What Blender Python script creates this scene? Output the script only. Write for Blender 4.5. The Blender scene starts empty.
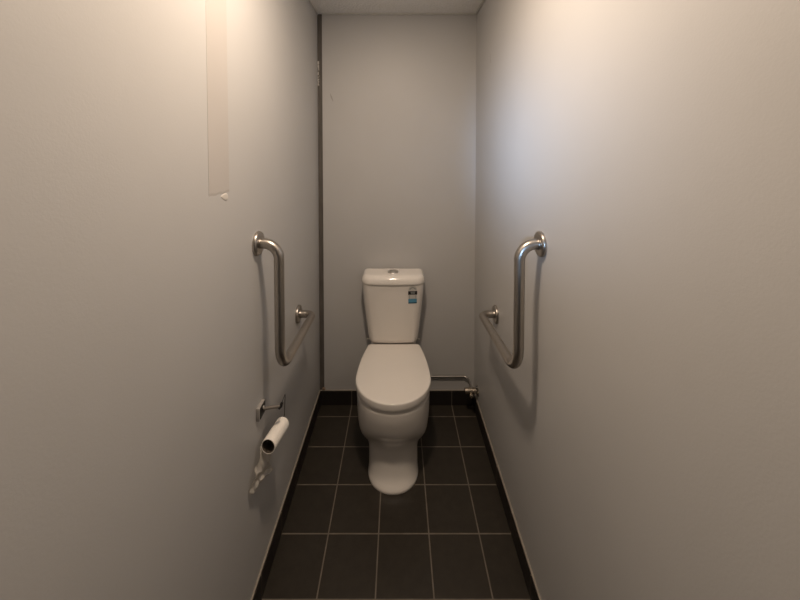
import bpy, bmesh, math, random
from mathutils import Vector, Matrix
random.seed(4)
sc = bpy.context.scene
C = sc.collection
R = math.radians

# ------------------------------------------------------------ room measures
XL, XR, D, ZC = -0.471, 0.459, 2.005, 2.3245      # left wall, right wall, back wall, ceiling
YF = -0.42                                        # front wall (behind the camera)
SK_H, SK_T = 0.0865, 0.009                        # tiled skirting
TX, TY, TS = -0.0765, 1.9093, 0.2                 # tile joints
XT = -0.022                                       # toilet centre line

# ------------------------------------------------------------ node helpers
def new_mat(name):
    m = bpy.data.materials.new(name); m.use_nodes = True
    nt = m.node_tree
    b = nt.nodes['Principled BSDF']
    return m, nt, b

def L(nt, a, b): nt.links.new(a, b)

def math_n(nt, op, a, b=None, c=None):
    n = nt.nodes.new('ShaderNodeMath'); n.operation = op
    for i, v in enumerate((a, b, c)):
        if v is None: continue
        if isinstance(v, (int, float)): n.inputs[i].default_value = v
        else: L(nt, v, n.inputs[i])
    return n.outputs[0]

def coords(nt):
    g = nt.nodes.new('ShaderNodeNewGeometry')
    s = nt.nodes.new('ShaderNodeSeparateXYZ'); L(nt, g.outputs['Position'], s.inputs[0])
    return g.outputs['Position'], s.outputs

def objco(nt):
    t = nt.nodes.new('ShaderNodeTexCoord')
    s = nt.nodes.new('ShaderNodeSeparateXYZ'); L(nt, t.outputs['Object'], s.inputs[0])
    return t.outputs['Object'], s.outputs

def noise(nt, vec, scale, detail=3, rough=0.5):
    n = nt.nodes.new('ShaderNodeTexNoise'); L(nt, vec, n.inputs['Vector'])
    n.inputs['Scale'].default_value = scale; n.inputs['Detail'].default_value = detail
    n.inputs['Roughness'].default_value = rough
    return n.outputs['Fac']

def ramp(nt, fac, stops):
    r = nt.nodes.new('ShaderNodeValToRGB'); L(nt, fac, r.inputs[0])
    el = r.color_ramp.elements
    while len(el) < len(stops): el.new(0.5)
    for e, (p, c) in zip(el, stops):
        e.position = p; e.color = (*c, 1)
    return r.outputs[0]

def mix(nt, fac, a, b):
    n = nt.nodes.new('ShaderNodeMix'); n.data_type = 'RGBA'
    if isinstance(fac, (int, float)): n.inputs[0].default_value = fac
    else: L(nt, fac, n.inputs[0])
    for i, v in ((6, a), (7, b)):
        if isinstance(v, tuple): n.inputs[i].default_value = (*v, 1)
        else: L(nt, v, n.inputs[i])
    return n.outputs[2]

def bump(nt, b, h, strength, dist):
    n = nt.nodes.new('ShaderNodeBump'); L(nt, h, n.inputs['Height'])
    n.inputs['Strength'].default_value = strength; n.inputs['Distance'].default_value = dist
    L(nt, n.outputs[0], b.inputs['Normal'])

def simple(name, col, rough=0.5, metal=0.0, var=0.0, vscale=30, coat=0.0, bmp=0.0, bscale=200):
    m, nt, b = new_mat(name)
    o, _ = objco(nt)
    f = noise(nt, o, vscale)
    c0 = tuple(max(0, v * (1 - var)) for v in col); c1 = tuple(min(1, v * (1 + var)) for v in col)
    L(nt, ramp(nt, f, [(0.3, c0), (0.7, c1)]), b.inputs['Base Color'])
    b.inputs['Roughness'].default_value = rough
    b.inputs['Metallic'].default_value = metal
    if coat: b.inputs['Coat Weight'].default_value = coat; b.inputs['Coat Roughness'].default_value = 0.04
    if bmp: bump(nt, b, noise(nt, o, bscale, 2), bmp, 0.001)
    return m

# ------------------------------------------------------------ materials
def paint_mat(name, base, marks=(), rough=0.45):
    """matt wall paint with a fine roller texture; marks = (axis, a, z, half width, half height, darkness) scuffs on the wall"""
    m, nt, b = new_mat(name)
    P, s = coords(nt)
    big = noise(nt, P, 2.2, 3)
    c = ramp(nt, big, [(0.3, tuple(v * 0.975 for v in base)), (0.7, tuple(min(1, v * 1.02) for v in base))])
    for (ax, a, z, hw, hh, dk, slant) in marks:
        u = math_n(nt, 'SUBTRACT', s[ax], a); v = math_n(nt, 'SUBTRACT', s[2], z)
        u = math_n(nt, 'ADD', u, math_n(nt, 'MULTIPLY', v, slant))
        e = math_n(nt, 'ADD', math_n(nt, 'POWER', math_n(nt, 'DIVIDE', u, hw), 2), math_n(nt, 'POWER', math_n(nt, 'DIVIDE', v, hh), 2))
        e = math_n(nt, 'ADD', e, math_n(nt, 'MULTIPLY', math_n(nt, 'SUBTRACT', noise(nt, P, 160), 0.5), 1.4))
        f = math_n(nt, 'MULTIPLY', math_n(nt, 'LESS_THAN', e, 1.0), dk)
        c = mix(nt, f, c, (0.16, 0.12, 0.09))
    L(nt, c, b.inputs['Base Color'])
    b.inputs['Roughness'].default_value = rough
    b.inputs['Specular IOR Level'].default_value = 0.35
    h = math_n(nt, 'ADD', noise(nt, P, 260, 2), math_n(nt, 'MULTIPLY', noise(nt, P, 7, 3), 2.0))
    bump(nt, b, h, 0.12, 0.0012)
    return m

WALL = (0.52, 0.515, 0.51)
M_left = paint_mat('wall_paint_left', WALL)
M_right = paint_mat('wall_paint_right', WALL, marks=[(1, 1.706, 1.995, 0.003, 0.012, .45, .1), (1, 1.70, 1.97, 0.010, 0.014, .16, -.5)])
M_back = paint_mat('wall_paint_back', WALL, marks=[(0, -0.388, 1.838, 0.004, 0.022, .4, .35)])
M_front = paint_mat('wall_paint_front', WALL)
M_trim = simple('painted_trim', (0.55, 0.54, 0.51), 0.5, var=.05)
M_strip_white = paint_mat('painted_cover_strip', (0.50, 0.475, 0.455))

def ceiling_mat():
    m, nt, b = new_mat('stippled_ceiling')
    P, s = coords(nt)
    v = nt.nodes.new('ShaderNodeTexVoronoi'); L(nt, P, v.inputs['Vector']); v.inputs['Scale'].default_value = 70
    n = noise(nt, P, 120, 4, .7)
    h = math_n(nt, 'ADD', v.outputs['Distance'], n)
    L(nt, ramp(nt, n, [(.3, (.80, .79, .77)), (.7, (.90, .89, .87))]), b.inputs['Base Color'])
    b.inputs['Roughness'].default_value = .85
    bump(nt, b, h, .6, .006)
    return m
M_ceil = ceiling_mat()

def tile_mat(name, axes, base=(0.0315, 0.0262, 0.0200), gw=0.0048, rough=0.42):
    """dark ceramic tiles; joints along world axes given as (axis, origin)"""
    m, nt, b = new_mat(name)
    P, s = coords(nt)
    dist = None; cell = None
    for (ax, o) in axes:
        t = math_n(nt, 'DIVIDE', math_n(nt, 'SUBTRACT', s[ax], o), TS)
        fl = math_n(nt, 'FLOOR', t)
        fr = math_n(nt, 'SUBTRACT', t, fl)
        d = math_n(nt, 'MULTIPLY', math_n(nt, 'MINIMUM', fr, math_n(nt, 'SUBTRACT', 1.0, fr)), TS)
        dist = d if dist is None else math_n(nt, 'MINIMUM', dist, d)
        k = math_n(nt, 'MULTIPLY', fl, 12.9898 if ax == 0 else 78.233)
        cell = k if cell is None else math_n(nt, 'ADD', cell, k)
    rnd = math_n(nt, 'FRACT', math_n(nt, 'ABSOLUTE', math_n(nt, 'MULTIPLY', math_n(nt, 'SINE', cell), 43758.5453)))
    w = math_n(nt, 'ADD', gw / 2, math_n(nt, 'MULTIPLY', math_n(nt, 'SUBTRACT', noise(nt, P, 25), .5), .0014))
    g = math_n(nt, 'LESS_THAN', dist, w)
    n1 = noise(nt, P, 28, 6, .65)
    c = ramp(nt, n1, [(.25, tuple(v * .78 for v in base)), (.75, tuple(v * 1.25 for v in base))])
    c = mix(nt, math_n(nt, 'MULTIPLY', rnd, .22), c, tuple(v * 1.5 for v in base))
    gc = ramp(nt, noise(nt, P, 18, 4), [(.3, (.15, .127, .102)), (.7, (.205, .176, .145))])
    speck = math_n(nt, 'GREATER_THAN', noise(nt, P, 95, 2), .78)
    c = mix(nt, math_n(nt, 'MULTIPLY', speck, .18), c, (.2, .18, .16))
    L(nt, mix(nt, g, c, gc), b.inputs['Base Color'])
    r = math_n(nt, 'ADD', math_n(nt, 'MULTIPLY', g, .4), math_n(nt, 'ADD', rough, math_n(nt, 'MULTIPLY', math_n(nt, 'SUBTRACT', n1, .5), .2)))
    L(nt, r, b.inputs['Roughness'])
    b.inputs['Specular IOR Level'].default_value = .35
    h = math_n(nt, 'SUBTRACT', math_n(nt, 'MULTIPLY', noise(nt, P, 160, 3), .12), g)
    bump(nt, b, h, .5, .0012)
    return m
M_floor = tile_mat('dark_floor_tiles', [(0, TX), (1, TY)])
M_skb = tile_mat('dark_skirting_tiles_back', [(0, TX)], base=(.020, .0165, .0145), gw=.0036)
M_sks = tile_mat('dark_skirting_tiles_side', [(1, TY)], base=(.020, .0165, .0145), gw=.0036)
M_seal = simple('sealant_bead', (.36, .32, .27), .6, var=.12)

M_ceramic = simple('white_glazed_ceramic', (.86, .82, .77), .10, var=.01, vscale=6, coat=.35)
M_plast = simple('white_seat_plastic', (.86, .82, .77), .13, var=.01, vscale=6, coat=.2)
M_chrome = simple('chrome', (.62, .60, .57), .16, 1.0, var=.05)
M_chrome_d = simple('satin_chrome', (.42, .40, .38), .28, 1.0, var=.06)
M_button = simple('brushed_chrome_button', (.62, .60, .57), .42, 1.0, var=.05)
M_wire = simple('dark_wire', (.06, .052, .046), .4, .6, var=.1)
M_arm = simple('dull_grey_plastic', (.17, .15, .13), .5, var=.1)
M_brass = simple('worn_chrome_brass', (.60, .53, .44), .25, 1.0, var=.15, vscale=90)
M_black = simple('black_plastic', (.012, .011, .010), .45, var=.2)
M_paper = simple('toilet_paper', (.93, .89, .83), .95, var=.03, bmp=.5, bscale=350)
M_card = simple('grey_cardboard', (.09, .072, .056), .9, var=.15)
M_plate = simple('grey_painted_metal', (.36, .34, .32), .55, var=.06)
M_rawgap = None

def steel_mat():
    m, nt, b = new_mat('brushed_stainless_steel')
    o, s = objco(nt)
    mp = nt.nodes.new('ShaderNodeMapping'); L(nt, o, mp.inputs[0]); mp.inputs['Scale'].default_value = (1, 1, .04)
    n = noise(nt, mp.outputs[0], 420, 3)
    L(nt, ramp(nt, n, [(.3, (.40, .37, .335)), (.7, (.49, .455, .415))]), b.inputs['Base Color'])
    b.inputs['Metallic'].default_value = 1
    L(nt, math_n(nt, 'ADD', .27, math_n(nt, 'MULTIPLY', n, .14)), b.inputs['Roughness'])
    bump(nt, b, n, .05, .0004)
    return m
M_steel = steel_mat()

def gap_mat():
    m, nt, b = new_mat('unpainted_metal_channel')
    P, s = coords(nt)
    st = nt.nodes.new('ShaderNodeMapping'); L(nt, P, st.inputs[0]); st.inputs['Scale'].default_value = (1, 1, .12)
    n = noise(nt, st.outputs[0], 60, 5, .6)
    c = ramp(nt, n, [(.3, (.085, .076, .067)), (.7, (.145, .13, .115))])
    # flecks of wall paint around z = 1.93..2.05
    u = math_n(nt, 'ABSOLUTE', math_n(nt, 'SUBTRACT', s[2], 1.985))
    msk = math_n(nt, 'MULTIPLY', math_n(nt, 'LESS_THAN', u, .075), math_n(nt, 'LESS_THAN', s[0], XL + .009))
    fl = math_n(nt, 'MULTIPLY', msk, math_n(nt, 'GREATER_THAN', noise(nt, P, 85, 3), .52))
    L(nt, mix(nt, fl, c, (.55, .53, .50)), b.inputs['Base Color'])
    b.inputs['Roughness'].default_value = .6
    bump(nt, b, n, .3, .001)
    return m
M_rawgap = gap_mat()

def tissue_mat():
    m, nt, b = new_mat('thin_torn_tissue')
    o, s = objco(nt)
    b.inputs['Base Color'].default_value = (.80, .76, .70, 1); b.inputs['Roughness'].default_value = .95
    bump(nt, b, noise(nt, o, 120, 3), .5, .002)
    t = nt.nodes.new('ShaderNodeBsdfTranslucent'); t.inputs[0].default_value = (.75, .72, .66, 1)
    tr = nt.nodes.new('ShaderNodeBsdfTransparent')
    m1 = nt.nodes.new('ShaderNodeMixShader'); m1.inputs[0].default_value = .35
    m2 = nt.nodes.new('ShaderNodeMixShader'); m2.inputs[0].default_value = .28
    L(nt, b.outputs[0], m1.inputs[1]); L(nt, t.outputs[0], m1.inputs[2])
    L(nt, m1.outputs[0], m2.inputs[1]); L(nt, tr.outputs[0], m2.inputs[2])
    L(nt, m2.outputs[0], nt.nodes['Material Output'].inputs[0])
    return m
M_tissue = tissue_mat()
M_lab_white = simple('label_white', (.60, .58, .55), .4, var=.03)
M_lab_grey = simple('label_grey', (.30, .31, .30), .4, var=.05)
M_lab_black = simple('label_black', (.012, .012, .014), .35, var=.1)
M_lab_blue = simple('label_blue', (.09, .30, .46), .4, var=.05)
M_lab_navy = simple('label_navy', (.02, .085, .15), .4, var=.05)

# ------------------------------------------------------------ mesh helpers
world_at = {}                      # where each object's origin stands in the room
def link(name, bm, m, parent=None, smooth=True, origin=None):
    bmesh.ops.recalc_face_normals(bm, faces=bm.faces)
    if origin is None:
        cs = [v.co for v in bm.verts]
        origin = Vector([(min(c[i] for c in cs) + max(c[i] for c in cs)) / 2 for i in range(3)])
    bmesh.ops.translate(bm, verts=bm.verts, vec=-Vector(origin))
    me = bpy.data.meshes.new(name); bm.to_mesh(me); bm.free()
    o = bpy.data.objects.new(name, me); C.objects.link(o)
    if m: me.materials.append(m)
    if smooth:
        for p in me.polygons: p.use_smooth = True
        try: me.set_sharp_from_angle(angle=R(38))
        except Exception: pass
    world_at[o.name] = Vector(origin); o.location = origin
    if parent is not None:
        o.parent = parent
        o.location = Vector(origin) - world_at[parent.name]
    return o

def box(bm, x0, x1, y0, y1, z0, z1):
    v = [bm.verts.new(p) for p in [(x0,y0,z0),(x1,y0,z0),(x1,y1,z0),(x0,y1,z0),(x0,y0,z1),(x1,y0,z1),(x1,y1,z1),(x0,y1,z1)]]
    for f in [(0,3,2,1),(4,5,6,7),(0,1,5,4),(1,2,6,5),(2,3,7,6),(3,0,4,7)]:
        bm.faces.new([v[i] for i in f])

def bbox(x0, x1, y0, y1, z0, z1, bev=0.0, seg=3):
    bm = bmesh.new(); box(bm, x0, x1, y0, y1, z0, z1)
    if bev: bmesh.ops.bevel(bm, geom=list(bm.edges), offset=bev, segments=seg, affect='EDGES', profile=.5)
    return bm

def loft(rings, cap0=True, cap1=True, bm=None):
    bm = bm or bmesh.new()
    vs = [[bm.verts.new(p) for p in r] for r in rings]
    n = len(rings[0])
    for a, b in zip(vs, vs[1:]):
        for i in range(n):
            bm.faces.new((a[i], a[(i+1) % n], b[(i+1) % n], b[i]))
    for flag, r in ((cap0, vs[0]), (cap1, vs[-1])):
        if flag:
            c = Vector((0, 0, 0))
            for v in r: c += v.co
            cv = bm.verts.new(c / n)
            for i in range(n): bm.faces.new((r[i], r[(i+1) % n], cv))
    return bm

def fillet_path(pts, radii, seg=10):
    """polyline with rounded corners"""
    pts = [Vector(p) for p in pts]; out = [pts[0]]
    for i in range(1, len(pts) - 1):
        p, a, b = pts[i], pts[i-1], pts[i+1]
        da, db = (a - p).normalized(), (b - p).normalized()
        ang = da.angle(db); r = radii[i-1]
        t = r / math.tan(ang / 2)
        s, e = p + da * t, p + db * t
        bis = (da + db).normalized(); cen = p + bis * (r / math.sin(ang / 2))
        u, w = s - cen, e - cen
        tot = u.angle(w); ax = u.cross(w).normalized()
        for k in range(seg + 1):
            out.append(cen + Matrix.Rotation(tot * k / seg, 3, ax) @ u)
    out.append(pts[-1])
    return out

def tube(path, r, seg=20, caps=True, bm=None):
    path = [Vector(p) for p in path]
    rs = r if isinstance(r, (list, tuple)) else [r] * len(path)
    T = []
    for i in range(len(path)):
        a = path[max(0, i-1)]; b = path[min(len(path)-1, i+1)]
        T.append((b - a).normalized())
    up = Vector((0, 0, 1)) if abs(T[0].z) < .9 else Vector((1, 0, 0))
    n = T[0].cross(up).normalized()
    rings = []
    for i, p in enumerate(path):
        if i:
            ax = T[i-1].cross(T[i])
            if ax.length > 1e-7:
                n = Matrix.Rotation(T[i-1].angle(T[i]), 3, ax.normalized()) @ n
        n = (n - T[i] * n.dot(T[i])).normalized()
        b = T[i].cross(n)
        rings.append([p + (n * math.cos(2*math.pi*k/seg) + b * math.sin(2*math.pi*k/seg)) * rs[i] for k in range(seg)])
    return loft(rings, caps, caps, bm)

def lathe(prof, origin, axis, seg=40, bm=None):
    """prof: (distance along axis, radius)"""
    axis = Vector(axis).normalized(); o = Vector(origin)
    h = Vector((0, 0, 1)) if abs(axis.z) < .9 else Vector((1, 0, 0))
    u = axis.cross(h).normalized(); w = axis.cross(u)
    rings = [[o + axis * t + (u * math.cos(2*math.pi*k/seg) + w * math.sin(2*math.pi*k/seg)) * r for k in range(seg)] for t, r in prof]
    return loft(rings, True, True, bm)

def thing(name, loc, label, cat, group=None):
    o = bpy.data.objects.new(name, None); C.objects.link(o)
    o.location = loc; world_at[o.name] = Vector(loc); o.empty_display_size = .05
    o['label'] = label; o['category'] = cat
    if group: o['group'] = group
    bpy.context.view_layer.update()
    return o

def struct(name, bm, m, parent=None, smooth=False, **k):
    o = link(name, bm, m, parent, smooth, **k)
    if parent is None: o['kind'] = 'structure'
    return o

# ------------------------------------------------------------ the room
T = .10
GAPW = .029                       # open joint in the left back corner
struct('floor', bbox(XL - T, XR + T, YF - T, D + T, -.1, 0), M_floor)
struct('ceiling', bbox(XL - T, XR + T, YF - T, D + T, ZC, ZC + .1), M_ceil)
struct('wall_left', bbox(XL - T, XL, YF, D + T, 0, ZC), M_left)
struct('wall_right', bbox(XR, XR + T, YF, D + T, 0, ZC), M_right)
struct('wall_back', bbox(XL + GAPW, XR, D, D + T, 0, ZC), M_back)
# front wall with the open doorway in which the photographer stands
bm = bmesh.new()
DX0, DX1, DZ = -.40, .40, 2.06
box(bm, XL, DX0, YF - T, YF, 0, ZC); box(bm, DX1, XR, YF - T, YF, 0, ZC); box(bm, DX0, DX1, YF - T, YF, DZ, ZC)
struct('wall_front', bm, M_front)
# channel seen in the open joint, with a lump of filler at its foot
bm = bbox(XL, XL + GAPW, D + .010, D + T, 0, ZC)
tr = struct('trim_1', bm, M_rawgap)
bm = bmesh.new()
lump = [(0, .004), (.006, .009), (.012, .008), (.017, .0015)]
rings = []
for t, r in lump:
    rings.append([Vector((XL + GAPW - .003 + r * 1.2 * math.cos(a), D - .001 + r * .7 * math.sin(a) - .003, SK_H + .004 + t + .002 * math.sin(3*a)))
                  for a in [2*math.pi*k/16 for k in range(16)]])
link('filler_lump', loft(rings), simple('tan_filler', (.30, .22, .16), .8, var=.2, vscale=120), tr)['label'] = 'tan lump of filler at the foot of the joint'
# cornice beads
struct('trim_2', bbox(XL + GAPW, XR - .012, D - .012, D, ZC - .010, ZC, .002, 2), M_trim)
struct('trim_3', bbox(XR - .012, XR, YF, D, ZC - .010, ZC, .002, 2), M_trim)
struct('trim_4', bbox(XL, XL + .006, YF, D + .01, ZC - .006, ZC, .002, 2), M_trim)
# painted cover strip on the left wall near the door, its lower end broken off
bm = bmesh.new()
ye, zb = .947, 1.408
prof = []
for k in range(15):
    y = .845 + (ye - .845) * k / 14
    prof.append((y, zb + .0015 * math.sin(k * 1.1)))
a = [bm.verts.new((XL, y, z)) for y, z in prof] + [bm.verts.new((XL, ye, ZC)), bm.verts.new((XL, .845, ZC))]
b = [bm.verts.new((XL + .0006, y, z + .006)) for y, z in prof] + [bm.verts.new((XL + .002, ye - .003, ZC)), bm.verts.new((XL + .002, .848, ZC))]
bm.faces.new(a); bm.faces.new(b)
for i in range(len(a)): bm.faces.new((a[i], a[(i+1) % len(a)], b[(i+1) % len(a)], b[i]))
cs = struct('trim_5', bm, M_strip_white)
chip = [(0, .004, .010), (.0007, .0035, .009), (.0011, .002, .006)]
rings = [[Vector((XL + t, .921 + 5.2 * ry * math.cos(a), 1.398 + rz * (.95 * math.sin(a) + .25 * math.sin(2*a) - .3 * math.cos(a)))) for a in [2*math.pi*k/20 for k in range(20)]] for t, ry, rz in chip]
link('filler_chip', loft(rings), simple('white_filler', (.62, .59, .55), .8, var=.05), cs)['label'] = 'pale chip of filler under the broken end of the strip'

# skirting tiles with a sealant bead on top
def skirt(name, x0, x1, y0, y1, m, bead):
    o = struct(name, bbox(x0, x1, y0, y1, 0, SK_H, .0012, 2), m)
    link('sealant_bead', bbox(*bead, .0012, 2), M_seal, o)
    return o
skirt('baseboard_back', XL + SK_T, XR - SK_T, D - SK_T, D, M_skb, (XL + .004, XR - .004, D - .006, D, SK_H, SK_H + .0035))
skirt('baseboard_left', XL, XL + SK_T, YF, D, M_sks, (XL, XL + .006, YF, D - .006, SK_H, SK_H + .004))
skirt('baseboard_right', XR - SK_T, XR, YF, D, M_sks, (XR - .006, XR, YF, D - .006, SK_H, SK_H + .004))

# ------------------------------------------------------------ toilet
def egg(hw, yf, yw, yb, hb, rc=.03, nf=26, ns=16, nc=7, nb=5, pw=2.0):
    """plan outline: half ellipse at the front, easing to a flat back with rounded corners"""
    h = []
    for k in range(nf):
        t = math.pi / 2 * k / nf
        h.append((hw * math.sin(t) ** (2 / pw), yw - (yw - yf) * math.cos(t) ** (2 / pw) if math.cos(t) > 1e-9 else yw))
    y1 = yb - rc
    def sx(y):
        s = (y - yw) / (yb - yw); return hw - (hw - hb) * (s ** 1.9)
    for k in range(ns + 1):
        y = yw + (y1 - yw) * k / ns; h.append((sx(y), y))
    xe = sx(y1)
    for k in range(1, nc + 1):
        t = math.pi / 2 * k / nc
        h.append((xe - rc * (1 - math.cos(t)), y1 + rc * math.sin(t)))
    xb = h[-1][0]
    for k in range(1, nb + 1): h.append((xb * (1 - k / nb), yb))
    full = h + [(-x, y) for x, y in reversed(h[1:-1])]
    return full

def offset(pl, d):
    n = len(pl); out = []
    for i in range(n):
        (x0, y0), (x1, y1) = pl[i-1], pl[(i+1) % n]
        tx, ty = x1 - x0, y1 - y0; l = math.hypot(tx, ty) or 1
        out.append((pl[i][0] - ty / l * d, pl[i][1] + tx / l * d))   # counter-clockwise: inwards
    return out

def ring(pl, z): return [Vector((XT + x, y, z)) for x, y in pl]

toilet = thing('toilet', (XT, 1.70, 0), 'white ceramic toilet with its lid closed, standing on dark tiles by the back wall', 'toilet')

# pan: pedestal and bowl in one casting. (z at the sides, extra z at the front, half width, front, widest, back half width, power)
secs = [
    (0.000, .000, .1195, 1.463, 1.590, .105, 2.15),
    (0.006, .000, .1200, 1.462, 1.590, .105, 2.15),
    (0.010, .000, .1197, 1.464, 1.590, .105, 2.15),
    (0.016, .001, .1189, 1.4695, 1.591, .105, 2.15),
    (0.023, .002, .1180, 1.478, 1.593, .105, 2.15),
    (0.032, .003, .1174, 1.4865, 1.595, .105, 2.2),
    (0.048, .004, .1170, 1.4945, 1.598, .105, 2.2),
    (0.074, .005, .1168, 1.501, 1.600, .105, 2.2),
    (0.104, .008, .1168, 1.506, 1.602, .105, 2.2),
    (0.122, .026, .1172, 1.508, 1.604, .106, 2.2),
    (0.134, .046, .1205, 1.505, 1.605, .107, 2.15),
    (0.146, .057, .1280, 1.494, 1.606, .109, 2.12),
    (0.162, .061, .1430, 1.479, 1.608, .112, 2.08),
    (0.185, .059, .1570, 1.465, 1.610, .116, 2.05),
    (0.214, .050, .1650, 1.455, 1.612, .122, 2.03),
    (0.250, .037, .1700, 1.451, 1.614, .130, 2.0),
    (0.292, .024, .1735, 1.444, 1.615, .137, 2.0),
    (0.335, .010, .1750, 1.440, 1.616, .140, 2.0),
    (0.370, .000, .1755, 1.439, 1.616, .142, 2.0),
    (0.382, .000, .1750, 1.4395, 1.616, .142, 2.0),
    (0.387, .000, .1715, 1.4425, 1.616, .139, 2.0),
]
rings = []
for z, dz, hw, yf, yw, hb, pw in secs:
    pl = egg(hw, yf, yw, 1.966, hb, .03, pw=pw)
    r = []
    for x, y in pl:
        f = max(0.0, min(1.0, (yw - y) / (yw - yf)))
        f = f * f * (3 - 2 * f)
        r.append(Vector((XT + x, y, z + dz * f)))
    rings.append(r)
rings.append(ring(offset(egg(.1715, 1.4425, 1.616, 1.966, .139, .03), .03), .3872))
pan = link('pan', loft(rings), M_ceramic, toilet)

LID = dict(hw=.1815, yf=1.432, yw=1.618, yb=1.898, hb=.143, rc=.020)
pl = egg(**LID)
def inset(pl, d, lim=.017):
    """offset inwards near the edge, shrink towards the middle further in"""
    if d <= lim: return offset(pl, d)
    b = offset(pl, lim)
    cy = (min(y for x, y in b) + max(y for x, y in b)) / 2
    hw = max(x for x, y in b); k = max(.05, 1 - (d - lim) / hw)
    return [(x * k, cy + (y - cy) * k) for x, y in b]
def slab(pl, prof, top=True):
    return loft([ring(inset(pl, d), z) for d, z in prof])
# seat: ring-shaped in life, closed by the lid; a shadow gap separates it from the rim
seat = link('seat', slab(pl, [(.03, .3885), (.0065, .3885), (.0045, .3900), (.0045, .3975), (.006, .3990), (.03, .3990)]), M_plast, toilet)
lid = link('seat_lid', slab(pl, [(.03, .4000), (.0028, .4000), (.0010, .4016), (.0002, .4060), (0, .412), (.0002, .4265), (.0010, .4298), (.0028, .4316), (.0060, .4326), (.012, .4333), (.03, .4340), (.06, .4345), (.10, .4348)]), M_plast, toilet)
for sx in (-1, 1):
    bm = lathe([(-.014, .0085), (-.0135, .0095), (.0135, .0095), (.014, .0085)], (XT + sx * .075, 1.904, .399), (1, 0, 0), 24)
    link('hinge', bm, M_chrome, toilet)

# cistern
def rrect(hw, y0, y1, rf, rb, bulge=0.0, nc=9, ns=10):
    """rounded rectangle, front (y0) slightly bowed; counter-clockwise from front centre"""
    h = [(0, y0)]
    for k in range(1, ns): h.append(((hw - rf) * k / ns, y0))
    for k in range(nc + 1):
        t = math.pi / 2 * k / nc; h.append((hw - rf + rf * math.sin(t), y0 + rf - rf * math.cos(t)))
    for k in range(1, ns): h.append((hw, y0 + rf + (y1 - rb - y0 - rf) * k / ns))
    for k in range(nc + 1):
        t = math.pi / 2 * k / nc; h.append((hw - rb + rb * math.cos(t), y1 - rb + rb * math.sin(t)))
    for k in range(1, ns + 1): h.append(((hw - rb) * (1 - k / ns), y1))
    h = [(x, y + bulge * (x / hw) ** 2 if y < (y0 + y1) / 2 else y) for x, y in h]
    return h + [(-x, y) for x, y in reversed(h[1:-1])]

CB = D - .012
XC = -.004                         # the cistern sits a touch left of the pan
def cring(pl, z): return [Vector((XT + XC + x, y, z)) for x, y in pl]
Z0, Z1 = .4415, .7935
def cis_hw(u): return .139 + .0335 * u ** .8
def cis_y0(u): return 1.893 - .058 * u ** .85
BUL = .010
b0 = rrect(cis_hw(0), cis_y0(0), CB, .036, .02, BUL)
nk = rrect(.130, 1.915, CB, .02, .015, 0)
rings = [cring(nk, .3885), cring(nk, .4305), cring(inset(b0, .016), Z0 - .0105), cring(inset(b0, .008), Z0 - .008), cring(inset(b0, .0025), Z0 - .0035)]
for k in range(0, 19):
    u = k / 18; z = Z0 + (Z1 - Z0) * u
    rings.append(cring(rrect(cis_hw(u), cis_y0(u), CB, .036, .02, BUL), z))
cist = link('cistern', loft(rings), M_ceramic, toilet)
lp = rrect(.1765, 1.827, CB + .002, .050, .022, .011)
cl = link('cistern_lid', loft([cring(inset(lp, d), z) for d, z in [(.02, .7950), (.003, .7950), (.0012, .7962), (0, .800), (.0008, .809), (.0030, .8185), (.0065, .8260), (.0115, .8316), (.017, .8350), (.026, .8376), (.040, .8392), (.065, .8398)]]), M_ceramic, toilet)
bpy.context.view_layer.update()
# dual flush button
BX, BY, BZ = XT - .005, 1.912, .8390
btn = link('flush_button', lathe([(0, .031), (.002, .031), (.0038, .0295), (.0042, .027), (.003, .0255), (.003, .02)], (BX, BY, BZ), (0, 0, 1), 48), M_button, toilet)
for sx, nm in ((-1, 'full_flush'), (1, 'half_flush')):
    bm = bmesh.new()
    rr = .0235; pts = []
    for k in range(17):
        a = -math.pi / 2 + math.pi * k / 16
        pts.append((BX + sx * (.0006 + rr * math.cos(a) * .97), BY + rr * math.sin(a)))
    lo = [bm.verts.new((x, y, BZ + .0028)) for x, y in pts]
    hi = [bm.verts.new((x, y, BZ + .0050)) for x, y in pts]
    cx = BX + sx * .010
    top = [bm.verts.new((cx + (x - cx) * .92, BY + (y - BY) * .94, BZ + .0060)) for x, y in pts]
    for A, B_ in ((lo, hi), (hi, top)):
        for i in range(17): bm.faces.new((A[i], A[(i+1) % 17], B_[(i+1) % 17], B_[i]))
    bm.faces.new(top)
    link(nm, bm, M_button, btn)

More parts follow.
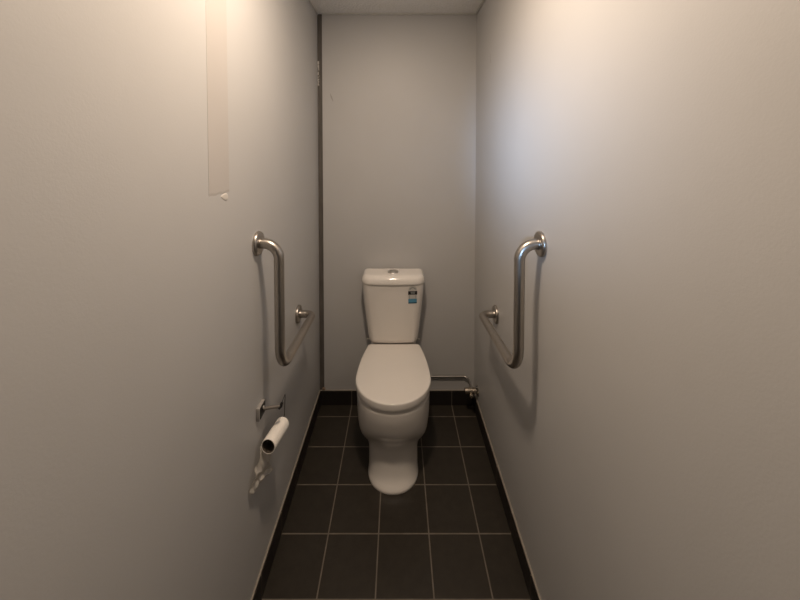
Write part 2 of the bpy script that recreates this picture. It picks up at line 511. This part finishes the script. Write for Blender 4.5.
# rating sticker on the front of the cistern (follows the bowed, leaning face)
def face_y(x, z):
    u = (z - Z0) / (Z1 - Z0); hw = cis_hw(u); y0 = cis_y0(u)
    xx = abs(x - XT - XC); y = y0 + BUL * (xx / hw) ** 2
    if xx > hw - .036:
        s = min(1, (xx - hw + .036) / .036); y += .036 * (1 - math.sqrt(1 - s * s))
    return y
SX, SW = .0815, .0235              # centre, half width
def sticker(poly, lift):
    """fine sheet following the face. poly: function (u in -1..1, v 0..1) -> (x, z)"""
    bm = bmesh.new(); nu, nv = 10, 8
    g = [[None] * (nu + 1) for _ in range(nv + 1)]; g2 = [[None] * (nu + 1) for _ in range(nv + 1)]
    for j in range(nv + 1):
        for i in range(nu + 1):
            x, z = poly(-1 + 2 * i / nu, j / nv)
            g[j][i] = bm.verts.new((x, face_y(x, z) - lift, z)); g2[j][i] = bm.verts.new((x, face_y(x, z) - lift + .0004, z))
    for j in range(nv):
        for i in range(nu):
            bm.faces.new((g[j][i], g[j][i+1], g[j+1][i+1], g[j+1][i])); bm.faces.new((g2[j][i], g2[j+1][i], g2[j+1][i+1], g2[j][i+1]))
    edge = [(0, i) for i in range(nu)] + [(j, nu) for j in range(nv)] + [(nv, i) for i in range(nu, 0, -1)] + [(j, 0) for j in range(nv, 0, -1)]
    for k in range(len(edge)):
        a, b = edge[k], edge[(k+1) % len(edge)]
        bm.faces.new((g[a[0]][a[1]], g[b[0]][b[1]], g2[b[0]][b[1]], g2[a[0]][a[1]]))
    return bm
def rect(x0, x1, z0, z1): return lambda u, v: (x0 + (x1 - x0) * (u + 1) / 2, z0 + (z1 - z0) * v)
ZB, ZT = .684, .789                # bottom and crown of the sticker
def base_poly(u, v):
    x = SX + u * SW
    crown = ZT - .022 + .022 * math.sqrt(max(0, 1 - min(1, abs(u)) ** 2)) if True else 0
    return (x, ZB + (crown - ZB) * v)
lab = link('rating_label', sticker(base_poly, .0006), M_lab_white, toilet)
lab['label'] = 'small white, black and blue sticker on the cistern front'
def arch(r0, r1):
    return lambda u, v: (SX + (r0 + (r1 - r0) * v) * math.sin(u * 1.35) , ZT - .026 + (r0 + (r1 - r0) * v) * math.cos(u * 1.35) * .93)
link('star_arc', sticker(arch(.0125, .0185), .0009), M_lab_grey, lab)
link('band', sticker(rect(SX - SW - .0015, SX + SW + .0015, .7360, .7570), .0010), M_lab_black, lab)
link('band_print', sticker(rect(SX - .011, SX + .013, .7475, .7535), .0013), M_lab_grey, lab)
link('band_print', sticker(rect(SX - .010, SX + .012, .7400, .7440), .0013), M_lab_grey, lab)
link('window_line', sticker(rect(SX - .0175, SX - .0150, .710, .7330), .0010), M_lab_grey, lab)
link('window_line', sticker(rect(SX + .0155, SX + .0175, .710, .7330), .0010), M_lab_grey, lab)
link('blue_stripe', sticker(rect(SX - SW, SX + SW, .6900, .7120), .0009), M_lab_blue, lab)
link('navy_stripe', sticker(rect(SX - SW, SX + SW, .6840, .6905), .0012), M_lab_navy, lab)

# ------------------------------------------------------------ grab bars
def grab_bar(side, yu, yl, zu, zl, off, rb, dz, label):
    xw = XL if side < 0 else XR
    s = 1 if side < 0 else -1                       # direction from the wall into the room
    t = thing('grab_bar', (xw, yu, zu), label, 'grab bar', 'stainless steel grab bars on the side walls')
    xb = xw + s * off
    path = fillet_path([(xw + s * .002, yu, zu), (xb, yu, zu), (xb, yu, zl + dz), (xb, yl, zl), (xw + s * .002, yl, zl)], [.052, rb, .034], 14)
    link('rail', tube(path, .0168, 28), M_steel, t)
    for y, z in ((yu, zu), (yl, zl)):
        bm = lathe([(0, .040), (.004, .0405), (.0085, .0395), (.0112, .0370), (.0125, .0335), (.0128, .026), (.0130, .0185), (.0155, .0178)], (xw, y, z), (s, 0, 0), 56)
        link('flange', bm, M_steel, t)
    return t
grab_bar(-1, 1.130, 1.578, 1.214, .758, .073, .090, .019, 'L-shaped stainless steel grab bar on the left wall, above the toilet roll')
grab_bar(1, 1.078, 1.563, 1.226, .764, .070, .100, .037, 'L-shaped stainless steel grab bar on the right wall, nearer the water pipe')

# ------------------------------------------------------------ water pipe and stop valve
pz = .180
wp = thing('water_pipe', (XR, 1.912, .158), 'thin metal water pipe along back wall with chrome valve in right corner', 'pipe')
path = fillet_path([(.075, D - .014, .384), (.075, D - .014, pz), (.420, D - .014, pz), (.422, 1.915, .160)], [.03, .028], 10)
link('pipe', tube(path, .0052, 18), M_chrome_d, wp)
vx, vy, vz = XR, 1.905, .155
bm = lathe([(0, .028), (.003, .0285), (.0065, .026), (.010, .017), (.011, .010), (.020, .010)], (vx, vy, vz), (-1, 0, 0), 40)
link('escutcheon', bm, M_chrome, wp)
bm = lathe([(.014, .0105), (.0145, .0165), (.026, .0170), (.0265, .0135), (.032, .0135), (.0325, .0185), (.052, .0190), (.0525, .0150), (.058, .0150), (.0585, .0165), (.076, .0155), (.078, .0125)], (vx, vy, vz), (-1, 0, 0), 36)
link('valve_body', bm, M_brass, wp)
bm = lathe([(0, .0105), (.001, .0122), (.015, .0122), (.016, .010), (.022, .008)], (.422, 1.903, .164), (0, 1, .12), 6)
link('pipe_nut', bm, M_chrome, wp)
bm = lathe([(0, .0065), (.014, .0065), (.0145, .0100), (.017, .0112), (.026, .0112), (.028, .009)], (.416, 1.896, .153), (-.05, -1, -.45), 24)
link('valve_handle', bm, M_brass, wp)

# ------------------------------------------------------------ toilet roll holder and roll
ax = Vector((-.4285, 1.094, .5475)); bx = Vector((-.4160, 1.203, .5380))       # roll axis: near end, far end
dirv = (bx - ax).normalized()
rh = thing('toilet_roll_holder', (XL, 1.13, .645), 'broken grey toilet roll bracket with thin wire on the left wall', 'toilet roll holder')
bm = bbox(XL, XL + .012, 1.102, 1.150, .624, .668, .002, 2)
link('wall_plate', bm, M_plate, rh)
bm = bbox(XL + .011, XL + .0140, 1.107, 1.148, .628, .665, .001, 2)
fc = link('black_insert', bm, M_black, rh)
link('screw', lathe([(0, .0055), (.0015, .005), (.0022, .003)], (XL + .0140, 1.132, .652), (1, 0, 0), 20), M_lab_white, fc)
arm_t = Vector((-.4085, 1.160, .634))
link('arm', tube([(XL + .012, 1.136, .643), (-.440, 1.147, .639), arm_t], [.0055, .0052, .0050], 16), M_arm, rh)
link('arm_tip', tube([arm_t + Vector((-.006, -.004, -.006)), arm_t + Vector((0, 0, 0)), arm_t + Vector((.004, .005, .010))], [.005, .0062, .004], 14), M_black, rh)
lift = Vector((0, 0, .0176))
wpts = fillet_path([arm_t, (-.4105, 1.214, .640), bx + dirv * .011 + lift, ax - dirv * .004 + lift], [.006, .008], 8)
link('wire', tube(wpts, .0014, 10), M_wire, rh)

roll = thing('toilet_roll', (ax + bx) / 2, 'nearly used up white toilet roll hanging from wire on the left wall', 'toilet roll')
Lr = (bx - ax).length
bm = bmesh.new()
u = dirv.cross(Vector((0, 0, 1))).normalized(); w = dirv.cross(u)
def rring(t, r, wob=0): return [ax + dirv * t + (u * math.cos(2*math.pi*k/48) + w * math.sin(2*math.pi*k/48)) * (r + wob * math.sin(5*2*math.pi*k/48)) for k in range(48)]
rings = [rring(.001, .0214), rring(0, .0230), rring(.0015, .0241, .0002), rring(Lr * .5, .0244, .0003), rring(Lr - .003, .0241, .0002), rring(Lr, .0215), rring(Lr - .001, .0205)]
link('paper', loft(rings + [rings[0]], False, False), M_paper, roll)
rings = [rring(.0006, .0200), rring(.0004, .0213), rring(Lr - .0012, .0204), rring(Lr - .0012, .0192)]
link('cardboard_core', loft(rings + [rings[0]], False, False), M_card, roll)
# torn tissue tail hanging from the back of the roll
rows = [                           # left edge, right edge of the torn sheet, top to tip
    ((-0.4545, 1.1000, 0.5450), (-0.4440, 1.1550, 0.5170)) ,
    ((-0.4535, 1.0860, 0.5310), (-0.4420, 1.1450, 0.4880)) ,
    ((-0.45, 1.0688, 0.519), (-0.44, 1.1572, 0.4362)) ,
    ((-0.452, 1.0562, 0.5078), (-0.446, 1.1816, 0.3877)) ,
    ((-0.4535, 1.0496, 0.4979), (-0.449, 1.1388, 0.4109)) ,
    ((-0.456, 1.0424, 0.4854), (-0.452, 1.1035, 0.4247)) ,
    ((-0.46, 1.0386, 0.4664), (-0.457, 1.079, 0.4254)) ,
    ((-0.464, 1.0356, 0.4468), (-0.462, 1.051, 0.4308)) ,
]
fine = []
for (a0, b0_), (a1, b1) in zip(rows, rows[1:]):
    for k in range(3):
        f = k / 3; fine.append((Vector(a0).lerp(Vector(a1), f), Vector(b0_).lerp(Vector(b1), f)))
fine.append((Vector(rows[-1][0]), Vector(rows[-1][1])))
bm = bmesh.new(); gv = []
nc = 14
for j, (a, b) in enumerate(fine):
    r = []
    for i in range(nc + 1):
        f = i / nc; p = a.lerp(b, f)
        amp = min(1, j / 5)
        p.x += amp * (.0045 * math.sin(f * 8 + j * .55) + .0025 * math.sin(f * 17 - j * .8)) + random.uniform(-.0010, .0010)
        p.x = max(p.x, XL + .0015)
        if i in (0, nc): p.y += random.uniform(-.003, .003); p.z += random.uniform(-.002, .002)
        r.append(bm.verts.new(p))
    gv.append(r)
for a, b in zip(gv, gv[1:]):
    for i in range(nc): bm.faces.new((a[i], a[i+1], b[i+1], b[i]))
tail = link('paper_tail', bm, M_tissue, roll)
sm = tail.modifiers.new('thickness', 'SOLIDIFY'); sm.thickness = .0004
tail['label'] = 'thin torn crumpled end of the tissue'

# ------------------------------------------------------------ lights
def light(kind, name, loc, energy, col, **k):
    l = bpy.data.lights.new(name, kind); l.energy = energy; l.color = col
    for a, v in k.items(): setattr(l, a, v)
    o = bpy.data.objects.new(name, l); C.objects.link(o); o.location = loc
    return o
light('AREA', 'ceiling_lamp', (-.05, .84, 2.305), 12.2, (1.0, .80, .615), shape='DISK', size=.13)
light('POINT', 'ceiling_fill', (-.05, .84, 2.20), 2.7, (1.0, .80, .615), shadow_soft_size=.05)  # added fill hanging below the lamp to brighten the ceiling, no fixture of its own
# daylight from outside, through the doorway behind the photographer
dl = light('AREA', 'daylight_door', (-1.00, -2.1, 1.78), 1.5, (.42, .66, 1.0), shape='RECTANGLE', size=.30, size_y=.40, spread=R(13))
dl.rotation_euler = (Vector((.459, 1.56, 1.53)) - dl.location).to_track_quat('-Z', 'Y').to_euler()

w = bpy.data.worlds.new('World'); sc.world = w; w.use_nodes = True
bg = w.node_tree.nodes['Background']; bg.inputs[0].default_value = (.75, .82, 1, 1); bg.inputs[1].default_value = .02

# ------------------------------------------------------------ camera
cam = bpy.data.cameras.new('Camera'); co = bpy.data.objects.new('Camera', cam); C.objects.link(co)
co.location = (0, 0, 1.52); co.rotation_euler = (math.pi / 2 - .0311, 0, 0)
cam.sensor_width = 36; cam.lens = 340.4 * 36 / 800
cam.shift_x = (400 - 397.83) / 800; cam.shift_y = (162.5 - 300) / 800
cam.clip_start = .02
sc.camera = co
vs = sc.view_settings
vs.view_transform = 'Standard'; vs.look = 'None'; vs.gamma = 1; vs.exposure = 0; vs.use_curve_mapping = False
